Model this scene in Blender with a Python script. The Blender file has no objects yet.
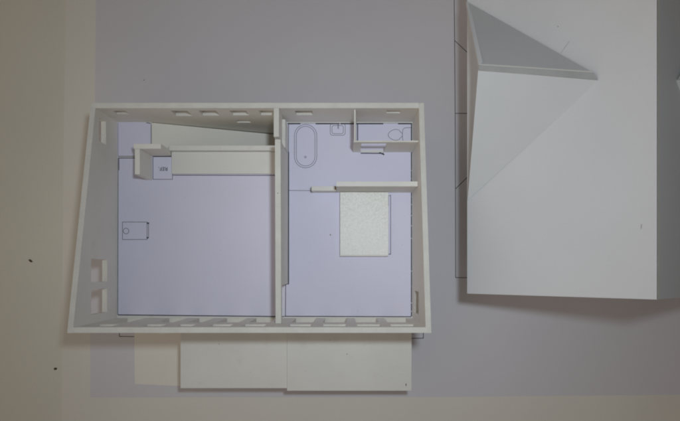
import bpy, bmesh, math, random
from mathutils import Vector, Matrix
random.seed(4)
S = bpy.context.scene; COL = S.collection
MM = 0.001
NX, NY, H = 344.0, 270.0, 700.0      # point under the lens, height of lens over the upper floor (mm)
T = 65.0                              # table lies this far below the upper floor
# design coordinates: x right, y towards the viewer of the plan, z over the upper floor, all in mm
def W(x, y, z): return Vector(((x-NX)*MM, (NY-y)*MM, (z+T)*MM))
def P(u, v, z):                       # drawing position measured on the photo, for height z
    k = 1 - z/H
    return NX+(u-NX)*k, NY+(v-NY)*k

# ------------------------------------------------------------ materials
def mat(name, base, rough=0.7, mottle=0.04, mscale=25, grain=0.02, gscale=900, bump=0.03, bscale=700, spec=0.3, stain=None):
    m = bpy.data.materials.new(name); m.use_nodes = True
    nt = m.node_tree; N = nt.nodes; L = nt.links
    b = N['Principled BSDF']; b.inputs['Roughness'].default_value = rough
    b.inputs['Specular IOR Level'].default_value = spec
    tc = N.new('ShaderNodeTexCoord')
    geo = N.new('ShaderNodeNewGeometry')
    def noise(sc, det=4):
        n = N.new('ShaderNodeTexNoise'); n.inputs['Scale'].default_value = sc; n.inputs['Detail'].default_value = det
        L.new(geo.outputs['Position'], n.inputs['Vector']); return n
    n1 = noise(mscale); n2 = noise(gscale, 2)
    def mr(n, a, c):
        r = N.new('ShaderNodeMapRange'); r.inputs[1].default_value = .3; r.inputs[2].default_value = .7
        r.inputs[3].default_value = a; r.inputs[4].default_value = c
        L.new(n.outputs['Fac'], r.inputs[0]); return r
    a1 = mr(n1, 1-mottle, 1+mottle); a2 = mr(n2, 1-grain, 1+grain)
    mu = N.new('ShaderNodeMath'); mu.operation = 'MULTIPLY'
    L.new(a1.outputs[0], mu.inputs[0]); L.new(a2.outputs[0], mu.inputs[1])
    vm = N.new('ShaderNodeVectorMath'); vm.operation = 'SCALE'
    vm.inputs[0].default_value = base; L.new(mu.outputs[0], vm.inputs['Scale'])
    out = vm.outputs[0]
    if stain:
        n3 = noise(stain[1], 5); r = N.new('ShaderNodeMapRange')
        r.inputs[1].default_value = stain[2]; r.inputs[2].default_value = stain[2]+.14
        L.new(n3.outputs['Fac'], r.inputs[0])
        mx = N.new('ShaderNodeMix'); mx.data_type = 'RGBA'
        sc = N.new('ShaderNodeMath'); sc.operation = 'MULTIPLY'; sc.inputs[1].default_value = stain[3]
        L.new(r.outputs[0], sc.inputs[0]); L.new(sc.outputs[0], mx.inputs[0])
        L.new(out, mx.inputs[6]); mx.inputs[7].default_value = (*stain[0], 1); out = mx.outputs[2]
    L.new(out, b.inputs['Base Color'])
    if bump:
        nb = noise(bscale, 5); bp = N.new('ShaderNodeBump')
        bp.inputs['Strength'].default_value = bump*8; bp.inputs['Distance'].default_value = 0.0002
        L.new(nb.outputs['Fac'], bp.inputs['Height']); L.new(bp.outputs[0], b.inputs['Normal'])
    return m
FOAM  = mat('foam_board_face', (.745,.735,.695), .55, .03, 22, .015, stain=((.55,.48,.38), 60, .62, .25))
WALLF = mat('foam_board_wall_face', (.83,.80,.735), .55, .03, 22, .015, stain=((.60,.53,.43), 60, .62, .22))
CORE  = mat('foam_board_cut_edge', (.72,.705,.655), .8, .05, 90, .05, 1500, .08, 1400)
PAPER = mat('white_print_paper', (.715,.70,.84), .6, .015, 18, .02, 1200, .01)
SHEET = mat('plan_sheet_paper', (.63,.615,.655), .55, .02, 8, .015, 900, .015)
SHEET2= mat('plan_paper_small', (.76,.74,.68), .6, .02, 12, .015, 900, .01)
BOARD = mat('beige_board', (.71,.685,.63), .6, .02, 9, .015, 900, .02)
TABLE = mat('cream_table_top', (.665,.645,.565), .5, .025, 7, .015, 900, .02)
ROOF  = mat('roof_card_face', (.69,.705,.735), .5, .02, 14, .012, 900, .02)
EDGE  = mat('shaded_cut_edge', (.40,.40,.40), .8, .06, 60, .06, 1500, .08, 1400)  # ridge cut edge, darkened so the shade of the step is in its colour
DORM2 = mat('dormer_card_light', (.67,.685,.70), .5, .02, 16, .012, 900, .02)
DORM_SHADE  = mat('dormer_card_shaded', (.56,.575,.59), .5, .02, 16, .012, 900, .02)  # darker copy of the dormer card: shade of the north slope in its colour
INK   = mat('black_ink', (.06,.06,.08), .6, .2, 300, .1)
INKG  = mat('grey_ink', (.11,.11,.14), .6, .2, 300, .1)
INKL  = mat('light_grey_ink', (.40,.40,.43), .6, .2, 300, .1)
SPECK = mat('brown_speck', (.10,.07,.045), .8, .3, 500, .1)
GLUE  = mat('brown_glue_spot', (.36,.26,.16), .5, .3, 400, .1)
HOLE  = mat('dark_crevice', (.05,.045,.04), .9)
# sparkling crystalline sheet of the bed block
BED = bpy.data.materials.new('glittery_white_sheet'); BED.use_nodes = True
def _bed():
    nt = BED.node_tree; N = nt.nodes; L = nt.links; b = N['Principled BSDF']
    geo = N.new('ShaderNodeNewGeometry')
    vo = N.new('ShaderNodeTexVoronoi'); vo.inputs['Scale'].default_value = 1100
    L.new(geo.outputs['Position'], vo.inputs['Vector'])
    n = N.new('ShaderNodeTexNoise'); n.inputs['Scale'].default_value = 480; n.inputs['Detail'].default_value = 4
    L.new(geo.outputs['Position'], n.inputs['Vector'])
    sep = N.new('ShaderNodeSeparateColor'); L.new(vo.outputs['Color'], sep.inputs[0])
    cr = N.new('ShaderNodeValToRGB')
    cr.color_ramp.elements[0].position = .32; cr.color_ramp.elements[0].color = (.64,.625,.575,1)
    cr.color_ramp.elements[1].position = .68; cr.color_ramp.elements[1].color = (.71,.695,.645,1)
    L.new(n.outputs['Fac'], cr.inputs[0]); L.new(cr.outputs[0], b.inputs['Base Color'])
    # each crystal is tilted its own way
    sub = N.new('ShaderNodeVectorMath'); sub.operation = 'SUBTRACT'; sub.inputs[1].default_value = (.5,.5,.5)
    L.new(vo.outputs['Color'], sub.inputs[0])
    sc = N.new('ShaderNodeVectorMath'); sc.operation = 'SCALE'; sc.inputs['Scale'].default_value = .10
    L.new(sub.outputs[0], sc.inputs[0])
    ad = N.new('ShaderNodeVectorMath'); ad.operation = 'ADD'
    L.new(geo.outputs['Normal'], ad.inputs[0]); L.new(sc.outputs[0], ad.inputs[1])
    no = N.new('ShaderNodeVectorMath'); no.operation = 'NORMALIZE'; L.new(ad.outputs[0], no.inputs[0])
    L.new(no.outputs[0], b.inputs['Normal'])
    b.inputs['Roughness'].default_value = .38; b.inputs['Specular IOR Level'].default_value = .5
_bed()

# ------------------------------------------------------------ builders
def link(name, me, parent=None, mats=()):
    o = bpy.data.objects.new(name, me); COL.objects.link(o)
    if me is not None:
        for m in mats: me.materials.append(m)
    if parent is not None:
        o.parent = parent; o.matrix_parent_inverse = Matrix.Translation(-wloc(parent))
    return o
def wloc(p):
    v = Vector((0,0,0))
    while p is not None:
        v += p.location
        if p.parent is not None: v += p.matrix_parent_inverse.translation
        p = p.parent
    return v
def thing(name, label, cat, x, y, z, group=None):
    o = bpy.data.objects.new(name, None); COL.objects.link(o); o.location = W(x, y, z)
    o.empty_display_size = .01
    o['label'] = label; o['category'] = cat
    if group: o['group'] = group
    return o
def tag(o, label=None, cat=None, kind=None, group=None):
    if label: o['label'] = label
    if cat: o['category'] = cat
    if kind: o['kind'] = kind
    if group: o['group'] = group
    return o
def bm_box(bm, x0, x1, y0, y1, z0, z1, mi=0):
    vs = [bm.verts.new(W(x, y, z)) for z in (z0, z1) for y in (y0, y1) for x in (x0, x1)]
    fs = []
    for f in ((0,1,3,2),(4,6,7,5),(0,4,5,1),(2,3,7,6),(0,2,6,4),(1,5,7,3)):
        q = bm.faces.new([vs[i] for i in f]); q.material_index = mi; fs.append(q)
    return fs
def bm_prism(bm, bottom, top, mi_side=0, mi_top=0):
    a = [bm.verts.new(W(*p)) for p in bottom]; b = [bm.verts.new(W(*p)) for p in top]; n = len(a)
    f = bm.faces.new(a); f.material_index = mi_top
    f = bm.faces.new(b[::-1]); f.material_index = mi_top
    for i in range(n):
        f = bm.faces.new((a[i], b[i], b[(i+1)%n], a[(i+1)%n])); f.material_index = mi_side
def finish(bm, name, parent, mats, bevel=0.25, seg=2, rough_edge=False):
    bmesh.ops.recalc_face_normals(bm, faces=bm.faces)
    me = bpy.data.meshes.new(name); bm.to_mesh(me); bm.free()
    o = link(name, me, parent, mats)
    if bevel:
        m = o.modifiers.new('bevel', 'BEVEL'); m.width = bevel*MM; m.segments = seg
        m.limit_method = 'ANGLE'; m.angle_limit = math.radians(40)
    return o
def box(name, parent, mats, x0, x1, y0, y1, z0, z1, **k):
    bm = bmesh.new(); bm_box(bm, x0, x1, y0, y1, z0, z1); return finish(bm, name, parent, mats, **k)
def hexa(name, parent, mats, bottom, top, **k):
    bm = bmesh.new(); bm_prism(bm, bottom, top); return finish(bm, name, parent, mats, **k)
def paint_edges(me, thin_axis_normals):
    # cut edges (every face whose normal is not a board-face normal) show the foam core
    for p in me.polygons:
        if not any(abs(p.normal.dot(n)) > .96 for n in thin_axis_normals): p.material_index = 1
def wall(name, parent, a, b, thick, z0, za, zb, holes=(), bevel=0.2, lean=0):
    """board from plan point a to b (its inner face), `thick` to the left of a->b; top height za at a, zb at b.
       holes: (t0, t1, zlow, zhigh) with t in mm along the board."""
    a = Vector(a); b = Vector(b); d = (b-a); Ln = d.length; d.normalize(); n = Vector((d.y, -d.x))
    bm = bmesh.new()
    def pt(t, w, z): 
        q = a + d*t + n*w; return (q.x, q.y, z)
    # slightly wavy hand cut top edge
    ks = max(2, int(Ln/12)); ts = [Ln*i/ks for i in range(ks+1)]
    zt = [za+(zb-za)*i/ks + random.uniform(-.08,.08) for i in range(ks+1)]
    lo = [(0, z0)] + [(Ln, z0)]
    poly = [(0,z0),(Ln,z0)] + [(ts[i], zt[i]) for i in range(ks,-1,-1)]
    A = [bm.verts.new(W(*pt(t,0,z))) for t,z in poly]; B = [bm.verts.new(W(*pt(t,thick,z))) for t,z in poly]
    bm.faces.new(A); bm.faces.new(B[::-1]); m = len(A)
    for i in range(m): bm.faces.new((A[i],B[i],B[(i+1)%m],A[(i+1)%m]))
    bmesh.ops.recalc_face_normals(bm, faces=bm.faces)
    me = bpy.data.meshes.new(name); bm.to_mesh(me); bm.free()
    if holes:
        tmp = bpy.data.objects.new('tmp', me); COL.objects.link(tmp)
        cb = bmesh.new()
        for (t0,t1,h0,h1) in holes:
            j = lambda: random.uniform(-.35,.35)
            c = [(t0+j(),h0+j()),(t1+j(),h0+j()),(t1+j(),h1+j()),(t0+j(),h1+j())]
            q = [cb.verts.new(W(*pt(t,min(0,thick)-2,z))) for t,z in c]; r = [cb.verts.new(W(*pt(t,max(0,thick)+2,z))) for t,z in c]
            cb.faces.new(q); cb.faces.new(r[::-1])
            for i in range(4): cb.faces.new((q[i],r[i],r[(i+1)%4],q[(i+1)%4]))
        bmesh.ops.recalc_face_normals(cb, faces=cb.faces)
        cm = bpy.data.meshes.new('cut'); cb.to_mesh(cm); cb.free()
        co = bpy.data.objects.new('cut', cm); COL.objects.link(co)
        mo = tmp.modifiers.new('b','BOOLEAN'); mo.operation='DIFFERENCE'; mo.object=co; mo.solver='EXACT'
        dg = bpy.context.evaluated_depsgraph_get(); dg.update()
        me2 = bpy.data.meshes.new_from_object(tmp.evaluated_get(dg))
        bpy.data.objects.remove(tmp); bpy.data.objects.remove(co); bpy.data.meshes.remove(cm); me = me2; me.name = name
    me.materials.clear()
    o = link(name, me, parent, (WALLF, CORE))
    nn = Vector((n.x, -n.y, 0))
    paint_edges(me, [nn])
    if bevel:
        m = o.modifiers.new('bevel','BEVEL'); m.width = bevel*MM; m.segments = 2; m.limit_method='ANGLE'; m.angle_limit = math.radians(40)
    return o
# printed line work: thin ink ribbons lying on the paper
def ink(name, parent, z, segs, material, w=.5):
    """segs: list of polylines [(x,y),...] (or (polyline, width))"""
    bm = bmesh.new()
    for s in segs:
        ww = w
        if isinstance(s, tuple): s, ww = s
        for p, q in zip(s[:-1], s[1:]):
            p = Vector(p); q = Vector(q); d = q-p
            if d.length < 1e-6: continue
            d.normalize(); n = Vector((-d.y, d.x))*ww/2; e = d*ww*.3
            vs = [bm.verts.new(W(c.x, c.y, z)) for c in (p-e-n, q+e-n, q+e+n, p-e+n)]
            bm.faces.new(vs)
    bmesh.ops.recalc_face_normals(bm, faces=bm.faces)
    for f in bm.faces:
        if f.normal.z < 0: f.normal_flip()
    # ribbons overlap at corners: lift each a hair over the last one
    for i, f in enumerate(bm.faces):
        for v in f.verts: v.co.z += (i % 40)*2e-7
    me = bpy.data.meshes.new(name); bm.to_mesh(me); bm.free()
    return link(name, me, parent, (material,))
def inks(name, parent, z, segs, material, w=.5):
    for i, q in enumerate(segs): ink(name, parent, z+i*.002, [q], material, w)
def arc(cx, cy, r, a0, a1, n=14):
    return [(cx+r*math.cos(math.radians(a0+(a1-a0)*i/n)), cy+r*math.sin(math.radians(a0+(a1-a0)*i/n))) for i in range(n+1)]
def rrect(x0,y0,x1,y1,r):
    return arc(x1-r,y1-r,r,0,90,6)+arc(x0+r,y1-r,r,90,180,6)+arc(x0+r,y0+r,r,180,270,6)+arc(x1-r,y0+r,r,270,360,6)+[(x1,y1-r)]
def blob(name, parent, x, y, z, rx, ry, rot, material, h=.25):
    bm = bmesh.new(); n = 11; c, s = math.cos(rot), math.sin(rot)
    ring = []; top = []
    for i in range(n):
        a = 2*math.pi*i/n; k = random.uniform(.75,1.15)
        dx, dy = rx*k*math.cos(a), ry*k*math.sin(a)
        ring.append((x+dx*c-dy*s, y+dx*s+dy*c, z)); top.append((x+.7*(dx*c-dy*s), y+.7*(dx*s+dy*c), z+h))
    bm_prism(bm, ring, top); return finish(bm, name, parent, (material,), bevel=0)

# ------------------------------------------------------------ the surfaces below
tb = box('table_surface', None, (TABLE,), -900, 1600, -900, 1400, -T-22, -T-1.6, bevel=0); tag(tb, kind='structure')
for (u, v, a, b_, r) in ((30,261,2.6,1.4,.5),(55,369,1.9,1.6,0)):
    x, y = P(u, v, -T); blob('brown_speck', tb, x, y, -T-1.5, a, b_, r, SPECK)
zt = -T-.6
def sheet(name, pts, z0, z1, m, label, cat, wav=0):
    bm = bmesh.new(); q = [P(u, v, z1) for u, v in pts]
    bm_prism(bm, [(x,y,z0) for x,y in q], [(x,y,z1) for x,y in q])
    o = finish(bm, name, None, (m,), bevel=0)
    if label: tag(o, label, cat)
    return o
board = sheet('backing_board', [(68.5,-140),(63.5,150),(62,300),(63,560),(1100,560),(1100,-140)], -T-1.59, -T-.6, BOARD,
      'large beige backing board lying under the greyish plan sheet', 'backing board')
plan = sheet('plan_sheet', [(96.5,-120),(95,100),(90.5,260),(90,397.5),(440,397),(1000,392),(1000,-120)], -T-.59, -T-.3, SHEET,
      'big greyish printed plan sheet lying under both white models', 'plan sheet')
zi = -T-.28
def Pl(pts, z=zi): return [P(u, v, z) for u, v in pts]
inks('printed_line', plan, zi, [Pl([(119.3,325),(119.4,336.4),(150,336.8)]), Pl([(453.6,-60),(454.6,40),(455.1,113),(455.4,189),(455.6,277.6),(520,277.9)]),
     Pl([(454.6,40.5),(486,70)]), Pl([(455,113.4),(500,113.4)]), Pl([(455.4,189),(500,145)])], INK, .75)
inks('printed_line', plan, zi, [Pl([(400,338.4),(423.3,338.2),(423.3,325)])], INKG, .9)
for (u,v) in ((144,80),): 
    x,y = P(u,v,zi); blob('speck', plan, x, y, zi-.02, .6, .5, 0, SPECK, .1)
card = sheet('paper_slip', [(134.2,318),(180.5,318),(200,318),(200,386),(180,386),(134.8,384)], -T-.29, -T-.05, SHEET2,
      'small beige card slip lying flat beside the raised porch roofs of the house model', 'paper slip')

# ------------------------------------------------------------ the house model
IX0, IX1, IY0, IY1 = 116.9, 412.5, 122.0, 318.0
TH = 4.7; HN, HS = 59.0, 114.0
hn = lambda y: HN + (HS-HN)*(y-117)/(322.7-117)
house = thing('house_model', 'roofless white foam board house model with sloping side walls, open to its paper floor plan', 'house model', 265, 220, -T)
# north wall (towards the top of the photo), board outside its inner face
def xw(u, z): return NX+(u-NX)*(1-z/H)
nh = []
for (u0,u1,zl,zh) in ((114.5,127.5,36,49),(173.5,189.8,28,50),(201,217.8,29.5,50),(231,247.6,30.5,50),(260,275,31.5,50),(295.5,312.5,31.5,49.5),(387,400.5,39.5,49.5)):
    zc = (zl+zh)/2; nh.append((xw(u0,zc)-113, xw(u1,zc)-113, zl, zh))
nh.append((237-113, 250.2-113, -3, 8))
w = wall('outer_wall', house, (113,IY0), (IX1,IY0), 4.9, -T, HN+1.2, HN+1.2, nh); tag(w, 'low back wall with a row of small window slots')
# south wall: walk right to left so the board lies outside
shx = [(128.2,145.6),(170,187.5),(199.5,214),(227.5,247),(256.4,276.3),(296,316),(325,346),(354.7,376),(384,405.4)]
sh = [(IX1-b, IX1-a, 1.5, 58) for a,b in shx] + [(IX1-b+.5, IX1-a-.5, 82, 102) for a,b in shx]
w = wall('outer_wall', house, (IX1,IY1), (IX0,IY1), TH, -T, HS-.8, HS-.8, sh); tag(w, 'tall front wall with a row of nine windows')
# west wall: inner face x=117.5, from bottom up
yb, yt = 322.7, 121.9
L_ = lambda y: yb-y
wh = [(L_(281.3), L_(259.8), 29, 71), (L_(310.3), L_(287.2), 29, 71), (L_(150.6), L_(128.5), 32, 51)]
w = wall('outer_wall', house, (IX0,yb+.1), (IX0,117), TH, -T, HS, HN, wh); tag(w, 'left side wall with two square windows and one slim window')
w = wall('outer_wall', house, (IX1,117), (IX1,yb+.1), TH, -T, HN, HS, [(290.3-117, 311.5-117, 22, 57)]); tag(w, 'right side wall with one window')
# upper floor board with the stair opening
bm = bmesh.new()
for q in ((IX0,151.4,IY0,147.35),(280,IX1,IY0,147.35),(IX0,IX1,147.4,IY1)): bm_box(bm, q[0], q[1], q[2], q[3], -5, -.5)
finish(bm, 'floor', house, (FOAM, CORE), bevel=0)
def psheet(name, pts, z0, z1, m=PAPER):
    bm = bmesh.new(); bm_prism(bm, [(x,y,z0) for x,y in pts], [(x,y,z1) for x,y in pts])
    return finish(bm, name, house, (m,), bevel=0)
s1 = psheet('floor_plan_sheet', [(117.9,157.4),(134,157.4),(152,157),(152,154.5),(284,154.5),(283.5,316.3),(117.4,314.6)], -.49, -.2)
s2 = psheet('floor_plan_sheet', [(117.05,122.4),(149.6,122.3),(151.2,124),(151.4,156.3),(117.2,156.6)], -.47, -.12)
s3 = psheet('floor_plan_sheet', [(284.2,122.9),(412.1,122.9),(411.9,316.6),(284.2,316.4)], -.49, -.2)
zf = -.18
# living area marks
o = ink('stove_drawing', s1, zf, [[(122.4,222),(147,222),(147,239.5),(122.4,239.5),(122.4,222)], arc(126,231,2.8,0,360,18),
     [(147,222.5),(148.5,224),(148.5,237.3),(147,239)]], INKG, .5)
inks('printed_mark', s1, zf+.01, [([(147.1,223.2),(148.6,223.2)],1.6), ([(146.9,237.6),(148.2,237.6)],1.3)], INK)
inks('printed_line', s1, zf, [([(152.9,155.2),(152.9,179.3)],.55), ([(152.9,179.3),(172.4,179.3)],.5), ([(172.4,179.3),(172.4,156)],.5), ([(153,156.4),(172.3,156.4)],1.1)], INK)
inks('printed_line', s1, zf, [([(118.7,158.0),(135,158.0)],.9), ([(118.9,158),(118.9,170)],.7), ([(118.0,158),(117.7,314.4)],.7), ([(118,314.9),(283.4,316.6)],1.1),  # south edge line: print, with the wall gap's shadow inked in
     ([(172.6,175.2),(277,175.4)],.8)], INKG)
inks('printed_line', s2, -.1, [([(118,156.3),(151,156.1)],.6), ([(151,124.4),(151,155)],.5), ([(117.95,123),(117.95,156)],.4), ([(146.5,122.7),(150.6,123.4)],.8)], INKG)
def txt(s, parent, x, y, z, size, rot, material, name):
    c = bpy.data.curves.new('t', 'FONT'); c.body = s; c.size = size*MM; c.align_x = 'CENTER'; c.align_y = 'CENTER'; c.offset = .00006
    t = bpy.data.objects.new('t', c); COL.objects.link(t)
    dg = bpy.context.evaluated_depsgraph_get(); dg.update()
    me = bpy.data.meshes.new_from_object(t.evaluated_get(dg)); bpy.data.objects.remove(t)
    me.transform(Matrix.Translation(W(x,y,z)) @ Matrix.Rotation(rot, 4, 'Z'))
    me.materials.clear(); me.name = name
    return link(name, me, parent, (material,))
txt('REF.', s1, 163, 168.7, zf, 5.3, math.pi, INK, 'printed_lettering')
# bedroom and bath drawing
tub_o = arc(305.6,135.6,11.2,180,360,20)+arc(305.6,156.6,11.2,0,180,20)+[(294.4,135.6)]
tub_i = arc(305.6,135.6,9.3,180,360,20)+arc(305.6,156.6,9.3,0,180,20)+[(296.3,135.6)]
sink_o = rrect(330.2,123.6,345.2,135.2,2.4); sink_i = rrect(332,125.5,343.3,133.6,1.8)
bowl = []
for i in range(25):
    a = 2*math.pi*i/24; cx = 395.4; bowl.append((cx+7.2*math.cos(a), 134.8+(5.5-1.0*max(0,-math.cos(a)))*math.sin(a)*(1 if math.cos(a)<.6 else .75)))
tank = [(411,127.6),(404.6,127.8),(402.9,129.5),(402.6,131.5),(402.4,134.8),(402.6,138.4),(402.9,140.2),(404.5,142),(411,142)]
ink('bathtub_drawing', s3, zf, [tub_o, tub_i, arc(305.4,157,.9,0,360,8)], INKG, .45)
ink('washbasin_drawing', s3, zf, [sink_o, sink_i, [(337.8,123.8),(337.8,128.8)], [(338.6,123.8),(338.6,128.8)]], INKG, .45)
ink('toilet_drawing', s3, zf, [bowl, tank], INKG, .45)
inks('printed_line', s3, zf, [([(288,190.4),(313,190.6)],.5), ([(390.6,195),(390.6,254.2)],.6), ([(387.6,195.6),(390.6,195.6)],.5), ([(387,254.2),(390.6,254.2)],.8), ([(388.5,196),(388.5,206)],.4)], INKG)
inks('printed_line', s3, zf, [([(288,123.6),(300,123.6)],1.4), ([(316,123.6),(339,123.6)],1.4), ([(341,123.6),(383,123.6)],1.4), ([(398.5,123.6),(411.5,123.6)],1.4), ([(411.5,123.4),(411.5,142.6)],1.2),
     ([(357.6,123.4),(357.6,142)],1.1)] , INK)
inks('printed_line', s3, zf, [([(300,123.2),(316,123.2)],.7), ([(384,123.2),(398,123.2)],.7)], INKL)
dash = []
yy = 152
while yy < 316:
    st = random.uniform(2,9); dash.append(([(411.5,yy),(411.5,min(316,yy+st))],1.2)); yy += st+random.uniform(.4,1.4)
ink('dashed_line', s3, zf, dash, INK)
inks('printed_line', s3, zf, [([(285.6,284),(285.4,316)],.7), ([(288.6,124),(288.4,154)],.6), ([(288.6,152),(288.5,284)],1.1), ([(284.6,284),(288.4,284)],.8), ([(284.4,316.3),(411,316.7)],.9)], INK)  # the last line also inks in the shadow of the south wall gap
blob('speck', s3, 330.4, 234.8, zf, .8, .5, 1.2, SPECK, .15)
for (x,y) in ((402,245),(396,190),(350,262),(379,312),(358,311),(310,262),(404,216)): blob('speck', s3, x, y, zf, .25,.2,0,INKG,.05)
for (x,y) in ((185,197),(166,299),(132,221),(220,250)): blob('speck', s1, x, y, zf, .25,.2,0,INKG,.05)

# stairwell: ramp board down to the lower storey, boarding on its inner side
hexa('stair_ramp', house, (WALLF,), [(151.6,122.5,-3.5),(151.6,147.2,-3.5),(274,147.2,-64.8),(274,122.9,-64.8)],
     [(151.6,122.5,-.3),(151.6,147.2,-.3),(274,147.2,-62.2),(274,122.9,-62.2)])
box('stair_rail', house, (FOAM,), 172, 278.2, 147.6, 152.4, -4.8, 12)
box('stair_end_board', house, (FOAM,), 274.6, 280, 122.1, 147.2, -T, -5.2)
c = box('kitchen_counter', house, (FOAM,), 172.8, 277.4, 152.6, 174.4, -.15, 5)
# L shaped fridge screen
box('fridge_screen', house, (WALLF, CORE), 146.2, 171.9, 151.3, 156.0, 0, 42)
box('fridge_screen', house, (WALLF, CORE), 147.3, 152.0, 156.1, 180.1, 0, 42)
# partition between living area and bedroom
w = wall('partition_wall', house, (279.8,148.2), (279.8,122.1), -4.8, 0, 60.5, 60.5, bevel=.2)
w = wall('partition_wall', house, (283,IY1-.2), (283,154.6), -5, 0, 76, 82, [(-3,34,-3,66)]); tag(w, 'long partition with a door opening at its front end')
wall('partition_wall', house, (284.7,153), (284.7,126), -3.2, 0, 31, 31)
blob('glue_spot', house, 286.5, 153.2, .1, 1.3, .7, .7, HOLE, .8)
# toilet cubicle: thin card
hexa('toilet_partition', house, (FOAM,), [(354.6,122.1,0),(356.3,122.1,0),(356.3,141.9,0),(354.6,141.9,0)], [(353.3,122.1,54),(354.8,122.1,54),(354.8,151.7,54),(353.3,151.7,54)], bevel=.1)
tp = wall('toilet_partition', house, (352.9,152.2), (412.4,152.2), 1.5, 0, 55, 55, [(7.6,31,-2,48)], bevel=.1)
tag(tp, 'thin card toilet screen with a door opening')
box('door_threshold', house, (FOAM,), 360.8, 383.5, 150.4, 152.3, -.1, 1.2, bevel=.1)
inks('printed_line', s3, zf, [([(361,153.2),(383.5,153.4)],1.0), ([(379.5,152.6),(384,154.6)],1.3)], INK)
# bed end walls
w = box('headboard_wall', house, (FOAM,), 336.8, 412.3, 187.9, 192.6, 0, 52)
w = box('low_wall', house, (FOAM,), 312.2, 336.6, 188.3, 192.8, 0, 18)
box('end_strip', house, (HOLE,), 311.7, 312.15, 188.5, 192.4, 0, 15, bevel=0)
blob('glue_spot', house, 336.2, 190, 18, 1.3, 1.6, .2, GLUE, .3)
# lower storey porch roofs
box('porch_roof', house, (FOAM,), 180.5, 286.9, 322.9, 388.2, -4.2, 0)
box('porch_roof', house, (FOAM,), 287.1, 411.6, 322.9, 390.6, -3.4, 1.0)
box('porch_wall', house, (FOAM,), 195, 400, 322.9, 366, -T, -4.4)
for x,y,rx,ry,z in ((405.9,384.6,.45,1.8,1.0),(347,354,.5,.5,1.0),(306,371,.25,.25,1.0),(219,344,.5,.4,0),(250,372,.25,.25,0),(330,340,.3,.3,1)):
    blob('pencil_gap_mark', house, x, y, z, rx, ry, 0, INK if ry>1 else INKG, .06)
ink('torn_line', house, 1.15, [[(386,323.2),(391,323.4),(396,324.0),(399,323.5),(402,324.1),(405,323.1),(407.5,323.3),(409,324.3)]], INKG, .6)
x,y = P(277.6,193,82); blob('pencil_gap_mark', house, x, y, 80.6, .45,.45,0,INKG,.1)
# ------------------------------------------------------------ bed block lies loose on the bedroom plan
bed = box('bed_block', None, (FOAM, BED), 340.0, 388.0, 192.9, 256.4, -.18, 7.5, bevel=.3)
hb = box('bed_cover', bed, (BED,), 340.2, 387.8, 193.1, 255.2, 7.52, 8.0, bevel=.1)
tag(bed, 'white bed block with a glittery cover, against the short inner wall of the bedroom', 'bed block')

# ------------------------------------------------------------ the roof model at the right
rf = thing('roof_model', 'large pale grey gabled roof model with a pointed dormer on its slope', 'roof model', 572, 130, -T)
XE, ZE, XR, ZR = 456.5, 60.0, 572.0, 190.0
XO = 2*XR-XE
YS, YN = 291.6, -150.0
sl = Vector((XR-XE, ZR-ZE)).normalized()      # along slope
TK = 4.0
def slope_board(name, west, y0, y1, t, m, x0=None, drop=0):
    sg = 1 if west else -1
    e = (XE if west else XO, ZE); r = (XR, ZR)
    nx, nz = sl.y*sg, -sl.x                      # inward normal
    a = [(e[0],e[1]),(r[0]-(0 if west else -0),r[1])]
    q = [(a[0][0],a[0][1]),(a[1][0],a[1][1]),(a[1][0]+nx*t,a[1][1]+nz*t),(a[0][0]+nx*t,a[0][1]+nz*t)]
    if west:  q[2] = (XR, ZR - t/sl.x)
    else:
        q[1] = (XR+.1, ZR-.1); q[2] = (XR+.1, ZR - t/sl.x)
    bm = bmesh.new()
    bm_prism(bm, [(x,y0,z) for x,z in q], [(x,y1,z) for x,z in q])
    return finish(bm, name, rf, m, bevel=.25)
w = slope_board('roof_panel', True, YN, YS, TK, (ROOF,)); tag(w, 'lit left slope of the roof')
# pencil marks on the slope, plus one painted dark gap
def zr(x): return ZE+(x-XE)*(ZR-ZE)/(XR-XE)
def onroof(u, v):
    lo, hi = 0., 200.
    for _ in range(40):
        z = (lo+hi)/2; x,_y = P(u,v,z)
        if zr(x) > z: lo = z
        else: hi = z
    x,y = P(u,v,z); return x,y,z
def roof_mark(u0,v0,u1,v1,wd,m):
    a = Vector(W(*onroof(u0,v0))); b = Vector(W(*onroof(u1,v1))); n = Vector((-sl.y,0,sl.x))
    d = (b-a).normalized(); s = d.cross(n)*wd*MM/2; off = n*.00006
    bm = bmesh.new(); bm.faces.new([bm.verts.new(q+off) for q in (a-s,b-s,b+s,a+s)])
    bmesh.ops.recalc_face_normals(bm, faces=bm.faces)
    for f in bm.faces:
        if f.normal.z<0: f.normal_flip()
    me = bpy.data.meshes.new('pencil_gap_mark'); bm.to_mesh(me); bm.free(); link('pencil_gap_mark', me, rf, (m,))
roof_mark(641.5,224,641.2,229,.8,INKL); roof_mark(569.5,41,561,53,.4,INKL); roof_mark(557.5,26,558.3,26.8,.8,INKL)
w = slope_board('roof_panel', False, YN, YS, TK, (ROOF,)); tag(w, 'unlit right slope of the roof')
hexa('ridge_strip', rf, (CORE,), [(XR+.7,YN,ZR-1.6),(XR+3.0,YN,ZR-4.4),(XR+3.0,YS-.2,ZR-4.4),(XR+.7,YS-.2,ZR-1.6)],
     [(XR+.9,YN,ZR-.5),(XR+3.5,YN,ZR-3.3),(XR+3.5,YS-.2,ZR-3.3),(XR+.9,YS-.2,ZR-.5)], bevel=0)
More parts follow.
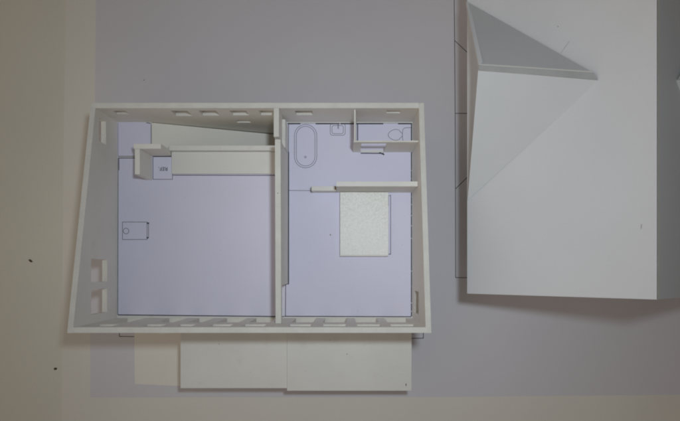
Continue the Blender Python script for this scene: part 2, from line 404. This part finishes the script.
hexa('ridge_joint', rf, (INKG,), [(XR+.15,YN,ZR-1.2),(XR+.7,YN,ZR-1.8),(XR+.7,YS-.3,ZR-1.8),(XR+.15,YS-.3,ZR-1.2)],
     [(XR+.15,YN,ZR-.1),(XR+.7,YN,ZR-.6),(XR+.7,YS-.3,ZR-.6),(XR+.15,YS-.3,ZR-.1)], bevel=0)
roof_mark(468.2,198,473.5,193.6,.8,INKG)  # stroke painting the darkness of the gap at the dormer's lower corner
# walls under the roof
gy = 283
hexa('gable_wall', rf, (FOAM,), [(480,gy-5,-T),(664,gy-5,-T),(664,gy-5,zr(480)-8),(XR,gy-5,ZR-9),(480,gy-5,zr(480)-8)],
     [(480,gy,-T),(664,gy,-T),(664,gy,zr(480)-8),(XR,gy,ZR-9),(480,gy,zr(480)-8)])
box('side_wall', rf, (FOAM,), 480, 485, YN, gy-5.2, -T, zr(480)-8)
box('side_wall', rf, (FOAM,), 659, 664, YN, gy-5.2, -T, zr(480)-8)
# dormer
def dormer(mir):
    X = (lambda x: 2*XR-x) if mir else (lambda x: x)
    d = bpy.data.objects.new('dormer', None); COL.objects.link(d); d.empty_display_size = .01
    d.location = W(X(500),115,60) - rf.location; d.parent = rf
    B = (449.5,113,149.5); C = (542.5,122.8,156.0); A = (455.9,24.5,60.5); D = (456.6,206.5,61.9)
    def tri(name, p, q, r, t, mats, up):
        p,q,r = [Vector((X(a[0]),a[1],a[2])) for a in (p,q,r)]
        n = (q-p).cross(r-p).normalized()
        if n.z < 0: n = -n
        lo = [v-n*t for v in (p,q,r)]
        bm = bmesh.new(); bm_prism(bm, [tuple(v) for v in lo], [tuple(v) for v in (p,q,r)], 1, 0)
        o = finish(bm, name, d, mats, bevel=.2)
        return o
    n_ = tri('dormer_roof_panel', (A[0],A[1]+0,A[2]), (B[0]+.3,B[1]-3.4,B[2]+2.6), (C[0]-5,C[1]-6.2,C[2]+.4), 3.6, (DORM_SHADE,FOAM), 1)
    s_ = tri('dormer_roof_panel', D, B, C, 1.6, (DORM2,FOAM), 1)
    def strip(name, q0, q1, m):
        bm = bmesh.new(); bm_prism(bm, [(X(a),b,c-.9) for a,b,c in q0+q1[::-1]], [(X(a),b,c) for a,b,c in q0+q1[::-1]]); return finish(bm, name, d, m, bevel=.1)
    strip('dormer_edge_strip', [(455.5,24.5,60.9),(449.3,109.6,152.5)], [(458.0,28,64.0),(452.8,107.4,151.2)], (ROOF,))
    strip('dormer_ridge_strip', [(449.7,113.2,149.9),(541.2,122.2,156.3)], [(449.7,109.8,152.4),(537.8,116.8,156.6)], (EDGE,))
    strip('dormer_ridge_paper', [(449.7,109.7,152.55),(537.6,116.7,156.8)], [(449.7,108.3,151.5),(535.8,115.5,156.2)], (FOAM,))
    # gable front
    f = [(459.5,38,62),(459.5,193,62),(459.5,112,136)]
    bm = bmesh.new(); bm_prism(bm, [(X(x),y,z) for x,y,z in f], [(X(x+3),y,z) for x,y,z in f], 0, 0)
    finish(bm, 'dormer_front', d, (DORM2,), bevel=.2)
    return d
dormer(False); dormer(True)

# ------------------------------------------------------------ light
def look(o, target):
    o.rotation_euler = (Vector(target)-o.location).to_track_quat('-Z','Y').to_euler()
ld = bpy.data.lights.new('lamp', 'AREA'); ld.shape = 'DISK'; ld.size = .036; ld.energy = .305; ld.color = (.85,.97,1.06); ld.spread = math.radians(72)
lo = bpy.data.objects.new('lamp', ld); COL.objects.link(lo); lo.location = W(393,210,750); look(lo, W(340,210,-T))
wd = bpy.data.worlds.new('World'); S.world = wd; wd.use_nodes = True
def room_light():
    # the room round the table: brighter and warmer towards the lower left, dim towards the upper right
    nt = wd.node_tree; N = nt.nodes; L = nt.links; bg = N['Background']
    tc = N.new('ShaderNodeTexCoord'); d = N.new('ShaderNodeVectorMath'); d.operation = 'DOT_PRODUCT'
    d.inputs[1].default_value = Vector((-.84,-.34,.32)).normalized()
    L.new(tc.outputs['Generated'], d.inputs[0])
    r = N.new('ShaderNodeMapRange'); r.interpolation_type = 'SMOOTHSTEP'
    r.inputs[1].default_value = -.35; r.inputs[2].default_value = 1.0; r.inputs[3].default_value = AMB0; r.inputs[4].default_value = AMB1
    L.new(d.outputs['Value'], r.inputs[0]); L.new(r.outputs[0], bg.inputs[1])
    bg.inputs[0].default_value = (1.0,.875,.755,1)
AMB0, AMB1 = .035, .44
room_light()

# ------------------------------------------------------------ camera
cd = bpy.data.cameras.new('camera'); cam = bpy.data.objects.new('camera', cd); COL.objects.link(cam)
cam.location = W(NX, NY, H); cam.rotation_euler = (0,0,0)
cd.sensor_width = 36; cd.lens = 36*H/680; cd.shift_x = (340-NX)/680; cd.shift_y = (NY-210.5)/680
cd.clip_start = .02; cd.clip_end = 50
cd.dof.use_dof = True; cd.dof.focus_distance = (H-10)*MM; cd.dof.aperture_fstop = 22
S.camera = cam
S.render.engine = 'CYCLES'
S.cycles.max_bounces = 12; S.cycles.diffuse_bounces = 8
S.cycles.pixel_filter_type = 'BLACKMAN_HARRIS'; S.cycles.filter_width = 2.1
S.render.resolution_x = 1024; S.render.resolution_y = 634
S.view_settings.view_transform = 'Standard'; S.view_settings.look = 'None'; S.view_settings.exposure = 0; S.view_settings.gamma = 1
